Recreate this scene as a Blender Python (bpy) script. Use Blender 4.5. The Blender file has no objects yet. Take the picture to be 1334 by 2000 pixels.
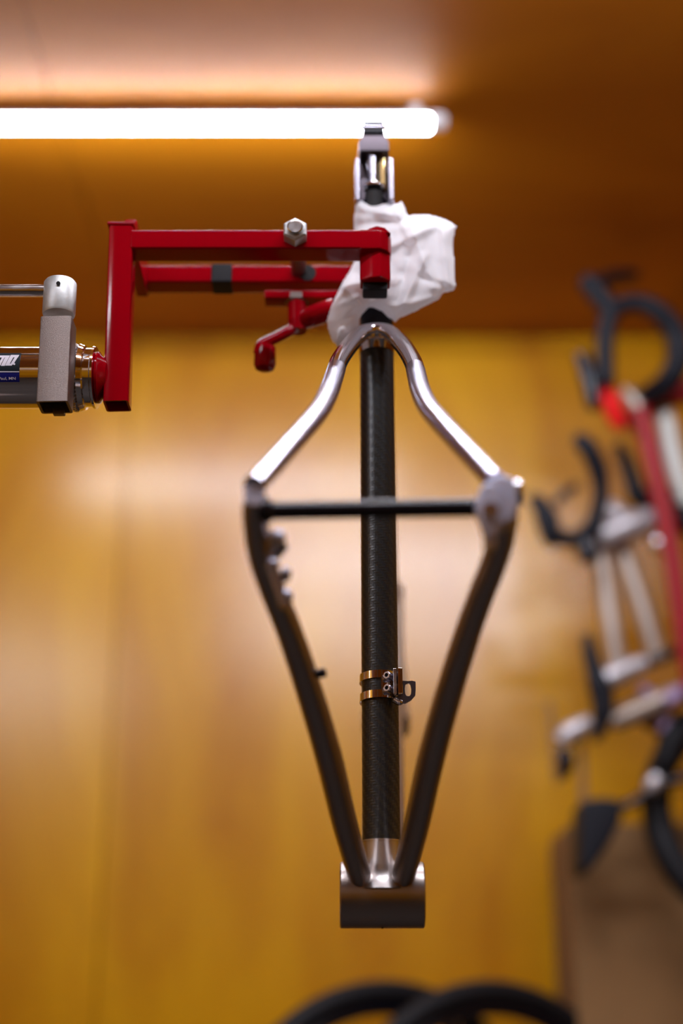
import bpy, bmesh, math, random
from mathutils import Vector, Matrix
from mathutils import noise as mnoise
random.seed(7)
R = math.radians
SC = bpy.context.scene
COL = SC.collection

# ------------------------------------------------------------------ camera, world, light, exposure
CAMZ = 1.10                      # height of the lens above the floor
PITCH = R(20.0)
FPX = 2778.0                     # 50 mm on a 36 mm tall frame, in pixels of 2000
cam = bpy.data.cameras.new('camera')
cam.sensor_fit = 'VERTICAL'; cam.sensor_height = 36; cam.sensor_width = 24; cam.lens = 50.0
cam.clip_start = 0.02; cam.clip_end = 50
cam.dof.use_dof = True; cam.dof.focus_distance = 1.225; cam.dof.aperture_fstop = 1.6
camo = bpy.data.objects.new('camera', cam); COL.objects.link(camo)
camo.location = (0, 0, CAMZ); camo.rotation_euler = (R(90) + PITCH, 0, 0)
SC.camera = camo

world = bpy.data.worlds.new('world'); SC.world = world; world.use_nodes = True
world.node_tree.nodes['Background'].inputs[0].default_value = (0.55, 0.6, 0.8, 1)
world.node_tree.nodes['Background'].inputs[1].default_value = 0.05
SC.view_settings.view_transform = 'Standard'; SC.view_settings.look = 'None'
SC.view_settings.gamma = 1.0; SC.view_settings.use_curve_mapping = False
SC.view_settings.exposure = 0.85
SC.cycles.use_denoising = True
SC.cycles.max_bounces = 10; SC.cycles.diffuse_bounces = 5; SC.cycles.glossy_bounces = 6
SC.cycles.sample_clamp_indirect = 6.0
LAMP_COLOR = (0.84, 0.88, 1.0)
LAMP_POWER = 100.0               # emission of the white tubes
DIMMED_LAMP_POWER = 50.0            # tube in view, dimmed to weaken its halo on the ceiling

def W(px, py, Y):
    """point of the room at distance Y in front of the camera that is seen at pixel px, py"""
    cx = (px - 667.0) / FPX; cy = (1000.0 - py) / FPX
    dy = math.cos(PITCH) - cy * math.sin(PITCH)
    dz = math.sin(PITCH) + cy * math.cos(PITCH)
    t = Y / dy
    return Vector((cx * t, Y, CAMZ + dz * t))

def PX(p):
    """metres per pixel at a point"""
    z = p.y * math.cos(PITCH) + (p.z - CAMZ) * math.sin(PITCH)
    return z / FPX

# ------------------------------------------------------------------ materials
MATS = {}
def mat(name, color, rough=0.5, metal=0.0, coat=0.0, bump=0.0, bscale=200, spec=0.5, vary=0.0, vscale=8, vcol=None,
        emit=None, power=0, stretch=(1, 1, 1), trans=0.0, aniso=0.0, rvary=0.0, vlo=.35, vhi=.65, detail=4, cr=.08):
    if name in MATS: return MATS[name]
    m = bpy.data.materials.new(name); m.use_nodes = True
    nt = m.node_tree; b = nt.nodes['Principled BSDF']; L = nt.links
    b.inputs['Base Color'].default_value = (*color, 1); b.inputs['Roughness'].default_value = rough
    b.inputs['Metallic'].default_value = metal; b.inputs['Coat Weight'].default_value = coat
    b.inputs['Coat Roughness'].default_value = cr
    b.inputs['Specular IOR Level'].default_value = spec
    if emit:
        b.inputs['Emission Color'].default_value = (*emit, 1); b.inputs['Emission Strength'].default_value = power
    tc = nt.nodes.new('ShaderNodeTexCoord'); mp = nt.nodes.new('ShaderNodeMapping')
    L.new(tc.outputs['Object'], mp.inputs['Vector']); mp.inputs['Scale'].default_value = stretch
    if vary or rvary:
        n = nt.nodes.new('ShaderNodeTexNoise'); n.inputs['Scale'].default_value = vscale; n.inputs['Detail'].default_value = detail
        L.new(mp.outputs[0], n.inputs['Vector'])
        r = nt.nodes.new('ShaderNodeValToRGB'); L.new(n.outputs['Fac'], r.inputs['Fac'])
        r.color_ramp.elements[0].position = vlo; r.color_ramp.elements[1].position = vhi
        c2 = vcol or tuple(c * (1 - vary) for c in color)
        r.color_ramp.elements[0].color = (*c2, 1); r.color_ramp.elements[1].color = (*color, 1)
        if vary: L.new(r.outputs['Color'], b.inputs['Base Color'])
        if rvary:
            mr = nt.nodes.new('ShaderNodeMapRange'); L.new(n.outputs['Fac'], mr.inputs['Value'])
            mr.inputs['From Min'].default_value = .3; mr.inputs['From Max'].default_value = .7
            mr.inputs['To Min'].default_value = max(0, rough - rvary); mr.inputs['To Max'].default_value = rough + rvary
            L.new(mr.outputs[0], b.inputs['Roughness'])
    if bump:
        n2 = nt.nodes.new('ShaderNodeTexNoise'); n2.inputs['Scale'].default_value = bscale; n2.inputs['Detail'].default_value = 3
        L.new(mp.outputs[0], n2.inputs['Vector'])
        bp = nt.nodes.new('ShaderNodeBump'); bp.inputs['Strength'].default_value = bump; bp.inputs['Distance'].default_value = 0.001
        L.new(n2.outputs['Fac'], bp.inputs['Height']); L.new(bp.outputs[0], b.inputs['Normal'])
    if trans:
        b.inputs['Transmission Weight'].default_value = 0
        tr = nt.nodes.new('ShaderNodeBsdfTranslucent'); tr.inputs['Color'].default_value = (*color, 1)
        mx = nt.nodes.new('ShaderNodeMixShader'); mx.inputs[0].default_value = trans
        out = nt.nodes['Material Output']
        L.new(b.outputs[0], mx.inputs[1]); L.new(tr.outputs[0], mx.inputs[2]); L.new(mx.outputs[0], out.inputs['Surface'])
    MATS[name] = m
    return m

def wood(name, light, dark, rough, stretch, seed, coat=0.3):
    """varnished plywood: broad flame figure along the sheet, fine grain, per-panel tone"""
    m = bpy.data.materials.new(name); m.use_nodes = True
    nt = m.node_tree; b = nt.nodes['Principled BSDF']; L = nt.links; N = nt.nodes.new
    tc = N('ShaderNodeTexCoord'); mp = N('ShaderNodeMapping'); mp.inputs['Scale'].default_value = stretch
    mp.inputs['Location'].default_value = (seed, seed * .7, seed * .3)
    geo = N('ShaderNodeNewGeometry'); L.new(geo.outputs['Position'], mp.inputs['Vector'])
    n = N('ShaderNodeTexNoise'); n.inputs['Scale'].default_value = 1.0; n.inputs['Detail'].default_value = 5; n.inputs['Roughness'].default_value = .55
    n.inputs['Distortion'].default_value = 0.6
    L.new(mp.outputs[0], n.inputs['Vector'])
    r = N('ShaderNodeValToRGB'); L.new(n.outputs['Fac'], r.inputs['Fac'])
    r.color_ramp.elements[0].position = .36; r.color_ramp.elements[1].position = .62
    r.color_ramp.elements[0].color = (*dark, 1); r.color_ramp.elements[1].color = (*light, 1)
    g = N('ShaderNodeTexNoise'); g.inputs['Scale'].default_value = 14.0; g.inputs['Detail'].default_value = 6
    L.new(mp.outputs[0], g.inputs['Vector'])
    mx = N('ShaderNodeMix'); mx.data_type = 'RGBA'; mx.blend_type = 'MULTIPLY'; mx.inputs[0].default_value = .35
    L.new(r.outputs[0], mx.inputs[6]); L.new(g.outputs['Color'], mx.inputs[7])
    oi = N('ShaderNodeObjectInfo'); mr = N('ShaderNodeMapRange'); L.new(oi.outputs['Random'], mr.inputs['Value'])
    mr.inputs['To Min'].default_value = .9; mr.inputs['To Max'].default_value = 1.05
    vm = N('ShaderNodeVectorMath'); vm.operation = 'SCALE'
    L.new(r.outputs[0], vm.inputs[0]); L.new(mr.outputs[0], vm.inputs['Scale'])
    L.new(vm.outputs[0], b.inputs['Base Color'])
    b.inputs['Roughness'].default_value = rough
    b.inputs['Specular IOR Level'].default_value = 0.5 if coat else 0.3
    b.inputs['Coat Weight'].default_value = coat; b.inputs['Coat Roughness'].default_value = rough * .8
    bp = N('ShaderNodeBump'); bp.inputs['Strength'].default_value = .12; bp.inputs['Distance'].default_value = .002
    L.new(g.outputs['Fac'], bp.inputs['Height']); L.new(bp.outputs[0], b.inputs['Normal'])
    return m

WALLWOOD = wood('varnished_plywood_wall', (0.66, 0.32, 0.002), (0.46, 0.175, 0.0008), 0.26, (3.2, 3.2, 1.1), 3.1, .28)
CEILWOOD = wood('varnished_plywood_ceiling', (0.50, 0.175, 0.004), (0.38, 0.115, 0.002), 0.50, (.9, 2.4, 1), 8.4, .0)
BACKING = mat('dark_batten', (0.10, 0.05, 0.015), 0.8)
CONCRETE = mat('floor_concrete', (0.045, 0.036, 0.030), 0.7, vary=.3, vscale=3)
PLASTER = mat('far_wall_paint', (0.16, 0.08, 0.03), 0.8)
TI = mat('brushed_titanium', (0.52, 0.49, 0.48), 0.32, 1.0)
TIDARK = mat('satin_titanium_stays', (0.36, 0.31, 0.29), 0.34, 1.0, rvary=.04, vscale=50)
POLISH = mat('polished_titanium', (0.78, 0.76, 0.80), 0.10, 1.0, rvary=.03, vscale=30)
SATIN = mat('satin_bright_titanium', (0.43, 0.41, 0.48), 0.26, 1.0)
CHROME = mat('chrome', (0.82, 0.80, 0.82), 0.07, 1.0)
STEEL = mat('plated_steel', (0.62, 0.60, 0.60), 0.22, 1.0, rvary=.06, vscale=90)
RAWSTEEL = mat('sandblasted_steel', (0.25, 0.205, 0.185), 0.42, 1.0, bump=.5, bscale=2200, vary=.25, vscale=1500)
ALU = mat('cast_aluminium_cap', (0.50, 0.50, 0.49), 0.5, .7, bump=.15, bscale=300, vary=.25, vscale=60)
RED = mat('red_enamel', (0.28, 0.0003, 0.005), 0.11, 0.0, coat=.0, cr=.06, spec=.18)
REDBIKE = mat('red_bike_paint', (0.26, 0.0008, 0.005), 0.45, 0.0, spec=.3)
BRIGHTRED = mat('bright_red_plastic', (0.62, 0.003, 0.003), 0.6, spec=.2)
BLACK = mat('black_anodised', (0.005, 0.0045, 0.009), 0.25, 0.0, spec=.3)
RUBBER = mat('black_rubber', (0.005, 0.005, 0.007), 0.6, spec=.25)
TAPE = mat('black_bar_tape', (0.005, 0.0055, 0.010), 0.55, spec=.22)
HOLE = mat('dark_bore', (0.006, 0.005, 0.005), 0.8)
GOLD_REFLECTION = mat('gold_reflection', (0.85, 0.66, 0.30), 0.15, 1.0)  # golden tone of the plywood reflected in the seatpost head
GREYMETAL = mat('dull_silver_paint', (0.42, 0.34, 0.28), 0.4, 0.6)
SILVERPART = mat('light_silver_paint', (0.44, 0.41, 0.42), 0.4, 0.6)
DARKPOL = mat('dark_polished_metal', (0.09, 0.075, 0.085), 0.38, 1.0)
ALLOY = mat('bead_blasted_alloy', (0.50, 0.50, 0.62), 0.38, 0.35)
ZINC = mat('zinc_plating', (0.55, 0.56, 0.56), 0.45, .6)
PALE = mat('pale_grey_paint', (0.62, 0.63, 0.58), 0.4)
LILAC = mat('lilac_paint', (0.30, 0.20, 0.36), 0.35)
CARTON = mat('kraft_cardboard', (0.25, 0.13, 0.045), 0.85, vary=.25, vscale=5)
TAPEBR = mat('brown_packing_tape', (0.16, 0.08, 0.03), 0.3)
CLOTH = mat('white_shop_cloth', (0.94, 0.93, 0.95), 0.85, trans=.38, bump=.15, bscale=700, spec=.2)
WHITEPL = mat('white_lamp_plastic', (0.75, 0.75, 0.78), 0.4)
BENCH = mat('bench_wood', (0.30, 0.15, 0.05), 0.5, vary=.3, vscale=6)
DECALBLACK = mat('decal_black', (0.010, 0.016, 0.022), 0.4, spec=.15)
DECALBLUE = mat('decal_blue', (0.010, 0.012, 0.16), 0.4, spec=.15)
DECALWHITE = mat('decal_white', (0.72, 0.68, 0.76), 0.4)
TUBE = mat('lamp_tube_glow', (1, 1, 1), .4, emit=LAMP_COLOR, power=LAMP_POWER)
TUBE_DIMMED = mat('dimmed_lamp_tube_glow', (1, 1, 1), .4, emit=LAMP_COLOR, power=DIMMED_LAMP_POWER)

def carbon():
    m = bpy.data.materials.new('carbon_weave'); m.use_nodes = True
    nt = m.node_tree; b = nt.nodes['Principled BSDF']; L = nt.links; N = nt.nodes.new
    uv = N('ShaderNodeUVMap'); sep = N('ShaderNodeSeparateXYZ'); L.new(uv.outputs[0], sep.inputs[0])
    def M(op, a, c=None, d=None):
        n = N('ShaderNodeMath'); n.operation = op
        for i, x in enumerate((a, c, d)):
            if x is None: continue
            if isinstance(x, (int, float)): n.inputs[i].default_value = x
            else: L.new(x, n.inputs[i])
        return n.outputs[0]
    u = M('MULTIPLY', sep.outputs['X'], 1 / .00235); v = M('MULTIPLY', sep.outputs['Y'], 1 / .00235)
    fu = M('FLOOR', u); fv = M('FLOOR', v)
    s = M('FLOORED_MODULO', M('ADD', fu, fv), 4.0)          # 2x2 twill
    over = M('LESS_THAN', s, 1.5)
    # thread relief
    ru = M('ABSOLUTE', M('SINE', M('MULTIPLY', u, math.pi))); rv = M('ABSOLUTE', M('SINE', M('MULTIPLY', v, math.pi)))
    h = M('ADD', M('MULTIPLY', over, rv), M('MULTIPLY', M('SUBTRACT', 1.0, over), ru))
    mx = N('ShaderNodeMix'); mx.data_type = 'RGBA'; L.new(over, mx.inputs[0])
    mx.inputs[6].default_value = (0.0025, 0.0027, 0.003, 1); mx.inputs[7].default_value = (0.014, 0.0125, 0.009, 1)
    L.new(mx.outputs[2], b.inputs['Base Color'])
    rr = N('ShaderNodeMapRange'); L.new(over, rr.inputs['Value']); rr.inputs['To Min'].default_value = .40; rr.inputs['To Max'].default_value = .30
    L.new(rr.outputs[0], b.inputs['Roughness'])
    bp = N('ShaderNodeBump'); bp.inputs['Strength'].default_value = .18; bp.inputs['Distance'].default_value = .0004
    L.new(h, bp.inputs['Height']); L.new(bp.outputs[0], b.inputs['Normal'])
    b.inputs['Coat Weight'].default_value = .08; b.inputs['Coat Roughness'].default_value = .16
    return m
CARBON = carbon()

# ------------------------------------------------------------------ mesh helpers
class MB:
    """collects shapes in room coordinates; build() links them as ONE mesh object"""
    def __init__(s): s.v = []; s.f = []; s.sm = []; s.wn = False
    def add(s, v, f, smooth=False):
        o = len(s.v); s.v += [Vector(p) for p in v]; s.f += [tuple(i + o for i in q) for q in f]; s.sm += [smooth] * len(f); return s
    def bm(s, bm, smooth=False):
        bm.verts.ensure_lookup_table(); idx = {v: i for i, v in enumerate(bm.verts)}
        s.add([v.co.copy() for v in bm.verts], [tuple(idx[v] for v in f.verts) for f in bm.faces], smooth); bm.free(); return s
    def box(s, c, size, rot=None, bevel=0.0, seg=2):
        bm = bmesh.new(); bmesh.ops.create_cube(bm, size=1)
        for v in bm.verts: v.co = Vector((v.co.x * size[0], v.co.y * size[1], v.co.z * size[2]))
        if bevel: bmesh.ops.bevel(bm, geom=bm.edges[:], offset=bevel, segments=seg, affect='EDGES', profile=.5)
        s.wn = s.wn or bool(bevel)
        M = Matrix.Translation(Vector(c)) @ (rot.to_4x4() if rot else Matrix.Identity(4))
        bm.transform(M); return s.bm(bm, bool(bevel))
    def prism(s, poly, o, u, v, w, t, bevel=0.0, holes=None):
        """polygon (u,v metres) extruded t along w"""
        bm = bmesh.new()
        fr = [bm.verts.new(o + u * a + v * b) for a, b in poly]; f = bm.faces.new(fr)
        r = bmesh.ops.extrude_face_region(bm, geom=[f])
        vs = [e for e in r['geom'] if isinstance(e, bmesh.types.BMVert)]
        for q in vs: q.co += w * t
        bmesh.ops.recalc_face_normals(bm, faces=bm.faces[:])
        if bevel: bmesh.ops.bevel(bm, geom=bm.edges[:], offset=bevel, segments=2, affect='EDGES', profile=.5); s.wn = True
        return s.bm(bm, bool(bevel))
    def tube(s, pts, rad, seg=24, sub=6, caps=True, flat=None, hollow=0.0, uv=False):
        """round tube along a Catmull-Rom path; rad number or list; flat = per-point depth ratio"""
        P = [Vector(p) for p in pts]; n = len(P)
        r = list(rad) if isinstance(rad, (list, tuple)) else [rad] * n
        fl = list(flat) if flat else [1.0] * n
        if n > 2 and sub > 1:
            Q = []; RR = []; FF = []
            for i in range(n - 1):
                p0 = P[max(i - 1, 0)]; p1 = P[i]; p2 = P[i + 1]; p3 = P[min(i + 2, n - 1)]
                for k in range(sub):
                    t = k / sub; t2 = t * t; t3 = t2 * t
                    Q.append(.5 * ((2 * p1) + (p2 - p0) * t + (2 * p0 - 5 * p1 + 4 * p2 - p3) * t2 + (3 * p1 - p0 - 3 * p2 + p3) * t3))
                    e = t * t * (3 - 2 * t); RR.append(r[i] + (r[i + 1] - r[i]) * e); FF.append(fl[i] + (fl[i + 1] - fl[i]) * e)
            Q.append(P[-1]); RR.append(r[-1]); FF.append(fl[-1]); P, r, fl = Q, RR, FF; n = len(P)
        tan = [(P[min(i + 1, n - 1)] - P[max(i - 1, 0)]).normalized() for i in range(n)]
        ref = Vector((0, 1, 0)) if abs(tan[0].y) < .9 else Vector((0, 0, 1))
        a = (ref - tan[0] * ref.dot(tan[0])).normalized()
        vs = []; fs = []
        for i in range(n):
            a = (a - tan[i] * a.dot(tan[i])).normalized(); b = tan[i].cross(a)
            for k in range(seg):
                t = 2 * math.pi * k / seg
                vs.append(P[i] + (a * math.cos(t) * fl[i] + b * math.sin(t)) * r[i])
        for i in range(n - 1):
            for k in range(seg):
                k2 = (k + 1) % seg
                fs.append((i * seg + k, i * seg + k2, (i + 1) * seg + k2, (i + 1) * seg + k))
        s.add(vs, fs, True)
        if caps:
            s.add(vs[:seg], [tuple(range(seg))[::-1]]); s.add(vs[-seg:], [tuple(range(seg))])
        return s
    def lathe(s, prof, o, axis, seg=36, caps=True):
        """prof = [(distance along axis, radius)]; sharp steps keep duplicate rings"""
        axis = Vector(axis).normalized(); ref = Vector((0, 0, 1)) if abs(axis.z) < .9 else Vector((1, 0, 0))
        a = (ref - axis * ref.dot(axis)).normalized(); b = axis.cross(a); o = Vector(o)
        for (d0, r0), (d1, r1) in zip(prof[:-1], prof[1:]):
            vs = []
            for d, r in ((d0, r0), (d1, r1)):
                for k in range(seg):
                    t = 2 * math.pi * k / seg; vs.append(o + axis * d + (a * math.cos(t) + b * math.sin(t)) * r)
            s.add(vs, [(k, (k + 1) % seg, seg + (k + 1) % seg, seg + k) for k in range(seg)], True)
            if caps and (d0, r0) == prof[0]: s.add(vs[:seg], [tuple(range(seg))[::-1]])
            if caps and (d1, r1) == prof[-1]: s.add(vs[seg:], [tuple(range(seg))])
        return s
    def ball(s, c, r, seg=20, scale=(1, 1, 1)):
        bm = bmesh.new(); bmesh.ops.create_uvsphere(bm, u_segments=seg, v_segments=seg // 2, radius=1)
        for v in bm.verts: v.co = Vector((v.co.x * r * scale[0], v.co.y * r * scale[1], v.co.z * r * scale[2])) + Vector(c)
        return s.bm(bm, True)
    def torus(s, c, axis, R0, r, n=72, m=14, a0=0, a1=360, refv=None):
        axis = Vector(axis).normalized(); ref = Vector((0, 0, 1)) if abs(axis.z) < .9 else Vector((1, 0, 0))
        a = (ref - axis * ref.dot(axis)).normalized(); b = axis.cross(a); c = Vector(c)
        full = abs(a1 - a0) >= 360; k = n if full else n + 1; vs = []
        for i in range(k):
            t = R(a0 + (a1 - a0) * i / n); d = a * math.cos(t) + b * math.sin(t)
            for j in range(m):
                q = 2 * math.pi * j / m; vs.append(c + d * (R0 + r * math.cos(q)) + axis * r * math.sin(q))
        fs = []
        for i in range(n):
            i2 = (i + 1) % k
            for j in range(m): fs.append((i * m + j, i2 * m + j, i2 * m + (j + 1) % m, i * m + (j + 1) % m))
        return s.add(vs, fs, True)
    def build(s, name, material, parent=None, label=None, kind=None, world_to=None):
        me = bpy.data.meshes.new(name)
        off = Vector((0, 0, 0))
        p = parent
        while p is not None: off += p.location; p = p.parent
        loc = Vector((0, 0, 0))
        if parent is None or world_to is not None:
            loc = Vector(world_to) if world_to is not None else Vector((0, 0, 0))
        me.from_pydata([v - off - (loc if parent is None else Vector()) for v in s.v], [], s.f)
        me.validate(); me.update()
        bm = bmesh.new(); bm.from_mesh(me)
        bmesh.ops.remove_doubles(bm, verts=bm.verts[:], dist=1e-6)
        bmesh.ops.recalc_face_normals(bm, faces=bm.faces[:])
        for f in bm.faces: f.smooth = True
        bm.to_mesh(me); bm.free()
        me.set_sharp_from_angle(angle=R(35))
        me.materials.append(material)
        o = bpy.data.objects.new(name, me); COL.objects.link(o)
        if s.wn: o.modifiers.new('wn', 'WEIGHTED_NORMAL').keep_sharp = True
        if parent is not None: o.parent = parent
        else: o.location = loc
        if label: o['label'] = label
        if kind: o['kind'] = kind
        return o

def thing(name, label, cat, loc, group=None):
    o = bpy.data.objects.new(name, None); COL.objects.link(o); o.location = loc; o.empty_display_size = .05
    o['label'] = label; o['category'] = cat
    if group: o['group'] = group
    return o
def tag(o, label, cat, group=None):
    o['label'] = label; o['category'] = cat
    if group: o['group'] = group
    return o
X, Yv, Z = Vector((1, 0, 0)), Vector((0, 1, 0)), Vector((0, 0, 1))

# ------------------------------------------------------------------ the room
CEIL = CAMZ + 1.50; WALLY = 2.935
XL, XR, YB = -2.3, 2.1, -2.6
def slab(name, x0, x1, y0, y1, z0, z1, m):
    o = MB().box(((x0 + x1) / 2, (y0 + y1) / 2, (z0 + z1) / 2), (x1 - x0, y1 - y0, z1 - z0)).build(name, m); o['kind'] = 'structure'; return o
slab('floor', XL - .1, XR + .1, YB - .1, WALLY + .12, -.1, 0, CONCRETE)
ceiling = slab('ceiling', XL - .1, XR + .1, YB - .1, WALLY + .12, CEIL + .014, CEIL + .10, BACKING)
wall_front = slab('wall_far', XL - .1, XR + .1, WALLY + .012, WALLY + .12, 0, CEIL + .014, BACKING)
wl = slab('wall_left', XL - .1, XL, YB, WALLY + .01, 0, CEIL + .01, WALLWOOD)
wr = slab('wall_right', XR, XR + .1, YB, WALLY + .01, 0, CEIL + .01, WALLWOOD)
wb = slab('wall_back', XL - .1, XR + .1, YB - .1, YB, 0, CEIL + .01, WALLWOOD)
SEAM_C = W(58, 180, 2.0).x * 1.0
G = .0012
sx = W(240, 1000, WALLY).x
x = sx - 1.22 * 2
while x < XR:
    a, b = max(x, XL), min(x + 1.22, XR)
    if b - a > .02:
        MB().box(((a + b) / 2, WALLY + .006, CEIL / 2), (b - a - 2 * G, .012, CEIL - .004), bevel=.0012, seg=1).build('plywood_panel', WALLWOOD, wall_front)
    x += 1.22
cs = W(60, 180, CEIL and 1.9).x
y_edges = [WALLY, WALLY - 2.44, YB]
x = cs - 1.22 * 2
while x < XR:
    a, b = max(x, XL), min(x + 1.22, XR)
    if b - a > .02:
        for y1, y0 in zip(y_edges[:-1], y_edges[1:]):
            MB().box(((a + b) / 2, (y0 + y1) / 2, CEIL + .006), (b - a - 2 * G, y1 - y0 - 2 * G, .012), bevel=.0012, seg=1).build('plywood_panel', CEILWOOD, ceiling)
    x += 1.22

# ------------------------------------------------------------------ ceiling lamps
def tube_light(x0, x1, y, label, group=None, z=CEIL - .030, TUBE=TUBE):
    t = thing('tube_light', label, 'lamp', ((x0 + x1) / 2, y, CEIL - .002), group)
    for nm, m, a0, a1, rr_ in (('glowing_tube', TUBE, -95, 95, .0135), ('tube_back', WHITEPL, 92, 268, .0137)):
        vs = []; n = 20
        for i in range(n + 1):
            q_ = R(a0 + (a1 - a0) * i / n)
            for xx in (x0, x1): vs.append((xx, y + math.sin(q_) * rr_, z - math.cos(q_) * rr_))
        MB().add(vs, [(2 * i, 2 * i + 1, 2 * i + 3, 2 * i + 2) for i in range(n)]).build(nm, m, t)
    for xx, s in ((x0, -1), (x1, 1)):
        MB().lathe([(0, .015), (.022, .015), (.028, .010)], (xx - s * .004, y, z), (s, 0, 0), 20).build('end_cap', WHITEPL, t)
    for k in (.03, .97) if x1 - x0 < 9 else ():
        xx = x0 + (x1 - x0) * k
        MB().box((xx, y, (z + .012 + CEIL) / 2), (.018, .014, CEIL - z - .010), bevel=.002).build('bracket', WHITEPL, t)
    return t
lz = CEIL - .030
pe = W(843, 238, 2.0)
ly = None
# solve the distance at which the lamp height is seen at row 238
lo, hi = 1.0, 4.0
for _ in range(50):
    mid = (lo + hi) / 2
    if W(843, 238, mid).z < lz: lo = mid
    else: hi = mid
REAR_LAMPS = [(-.30, 1.40), (-.4, .50), (-2.15, -.30)]  # first read off the seat stay reflections, other two added as fill
REAR_LABELS = ['ceiling tube lamp directly over the bicycle frame, above the top edge of the picture', 'added ceiling tube lamp nearly over the viewer, out of the picture', 'added ceiling tube lamp at the left side wall, out of the picture']
LY = mid; xr = W(843, 238, LY).x
tube_light(xr - .92, xr, LY, 'glowing white tube lamp across the plywood ceiling, the only one in view', 'ceiling tube lamps', TUBE=TUBE_DIMMED)
for i, (xa, yy) in enumerate(REAR_LAMPS):
    tube_light(xa, xa + 1.18, yy, REAR_LABELS[i], 'ceiling tube lamps')

# ------------------------------------------------------------------ the bicycle frame in the stand
def rowY(py, P0, P1):
    """distance at which row py meets the side-view line through P0, P1 (each (Y, height above lens))"""
    cy = (1000.0 - py) / FPX
    t = (math.sin(PITCH) + cy * math.cos(PITCH)) / (math.cos(PITCH) - cy * math.sin(PITCH))
    m = (P1[1] - P0[1]) / (P1[0] - P0[0]); return (P0[1] - m * P0[0]) / (t - m)
BBc = W(746, 1748, 1.222)
frame = thing('bicycle_frameset', 'bare titanium and carbon bicycle frame seen from behind, hanging in the red clamp', 'bicycle frame', BBc)

# bottom bracket shell
hw = .0350; br = .0268
mb = MB().lathe([(-hw, br - .001), (-hw + .001, br), (hw - .001, br), (hw, br - .001)], BBc, X, 56, caps=False)
for s in (-1, 1):   # bore: end rings and inner wall
    mb.lathe([(s * hw, br - .001), (s * hw, br - .0035), (s * (hw - .02), br - .0035)], BBc, X, 56, caps=False)
shell = mb.build('bottom_bracket_shell', TIDARK, frame)
MB().ball(BBc + Vector((0, -.004, -br + .0005)), .0012, 10).build('cable_guide_hole', HOLE, shell)

ST0 = W(745, 1644, 1.214); ST1 = W(736, 690, 1.212)     # carbon tube ends
stax = (ST1 - ST0).normalized(); STR = .0160
# carbon tube with UVs in metres
def carbon_tube():
    n, seg = 2, 64; ln = (ST1 - ST0).length
    u0 = Vector((1, 0, 0)); a = (u0 - stax * u0.dot(stax)).normalized(); b = stax.cross(a)
    me = bpy.data.meshes.new('seat_tube'); vs = []; fs = []; uvs = []
    rows = 24
    for i in range(rows + 1):
        for k in range(seg):
            t = 2 * math.pi * k / seg
            vs.append(ST0 + stax * ln * i / rows + (a * math.cos(t) + b * math.sin(t)) * STR - BBc)
    for i in range(rows):
        for k in range(seg):
            k2 = (k + 1) % seg; fs.append((i * seg + k, i * seg + k2, (i + 1) * seg + k2, (i + 1) * seg + k))
            c = STR * 2 * math.pi / seg
            uvs += [(k * c, i * ln / rows), ((k + 1) * c, i * ln / rows), ((k + 1) * c, (i + 1) * ln / rows), (k * c, (i + 1) * ln / rows)]
    me.from_pydata(vs, [], fs); l = me.uv_layers.new(name='UVMap')
    for i, q in enumerate(uvs): l.data[i].uv = q
    for p in me.polygons: p.use_smooth = True
    me.materials.append(CARBON)
    o = bpy.data.objects.new('seat_tube', me); COL.objects.link(o); o.parent = frame
    o['label'] = 'black carbon weave tube'
    return o
carbon_tube()
MB().lathe([(-.040, .0245), (-.034, .0195), (-.029, .0168), (-.024, .0158), (-.0012, .0158), (-.0012, .0166), (0, .0166), (0, .0155)], ST0 + stax * .0008, stax, 48).build('seat_tube_lug', TI, frame, 'bare metal lower end of the seat tube')
# collar at the top of the carbon tube, in polished metal, and the dark sleeve above it
MB().lathe([(0, .0164), (.0085, .0164), (.0088, .0157), (.0105, .0157), (.0108, .0162), (.021, .0162), (.021, .0150), (.024, .0150)], ST1 - stax * .001, stax, 48).build('seat_collar', CHROME, frame, 'polished chrome collar')
SLT = ST1 + stax * .020
MB().lathe([(0, .0155), (.040, .0155), (.043, .0145)], SLT, stax, 40).build('seatpost_sleeve', TAPE, frame, 'black rubber sleeve')

# seat stays: polished wishbone, two legs meeting in an arch over the collar
D0 = (0.885, 0.345); D1 = (1.190, W(736, 650, 1.190).z - CAMZ)
def stay(pts, rads, name, material, par, line=(D0, D1), flat=None, label=None):
    P = []
    for q in pts:
        Y = rowY(q[1], *line) + (q[2] if len(q) > 2 else 0); P.append(W(q[0], q[1], Y))
    return MB().tube(P, rads, 32, 8, flat=flat).build(name, material, par, label)
arch = [W(x_, y_, rowY(y_, D0, D1) + dy) for x_, y_, dy in ((655, 726, 0), (662, 706, 0), (676, 684, 0), (694, 662, -.001), (712, 649, -.003), (734, 644, -.006), (756, 648, -.003), (773, 660, -.001), (792, 682, 0), (806, 706, 0), (813, 726, 0))]
MB().tube(arch, [.0080, .0080, .0080, .0080, .0075, .0070, .0075, .0080, .0080, .0080, .0080], 32, 8).build('seat_stay_wishbone', POLISH, frame, 'polished arch joining the two seat stays')
for pts, rr in (
    ([(657, 720), (650, 742), (643, 762), (630, 790), (610, 818), (580, 853), (545, 893), (496, 949)], [.0081, .0082, .0083, .0083, .0082, .0080, .0078, .0074]),
    ([(811, 720), (816, 742), (822, 765), (836, 795), (858, 822), (888, 855), (925, 895), (968, 941)], [.0081, .0082, .0083, .0083, .0082, .0080, .0078, .0074])):
    stay(pts, rr, 'seat_stay', SATIN, frame)

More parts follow.
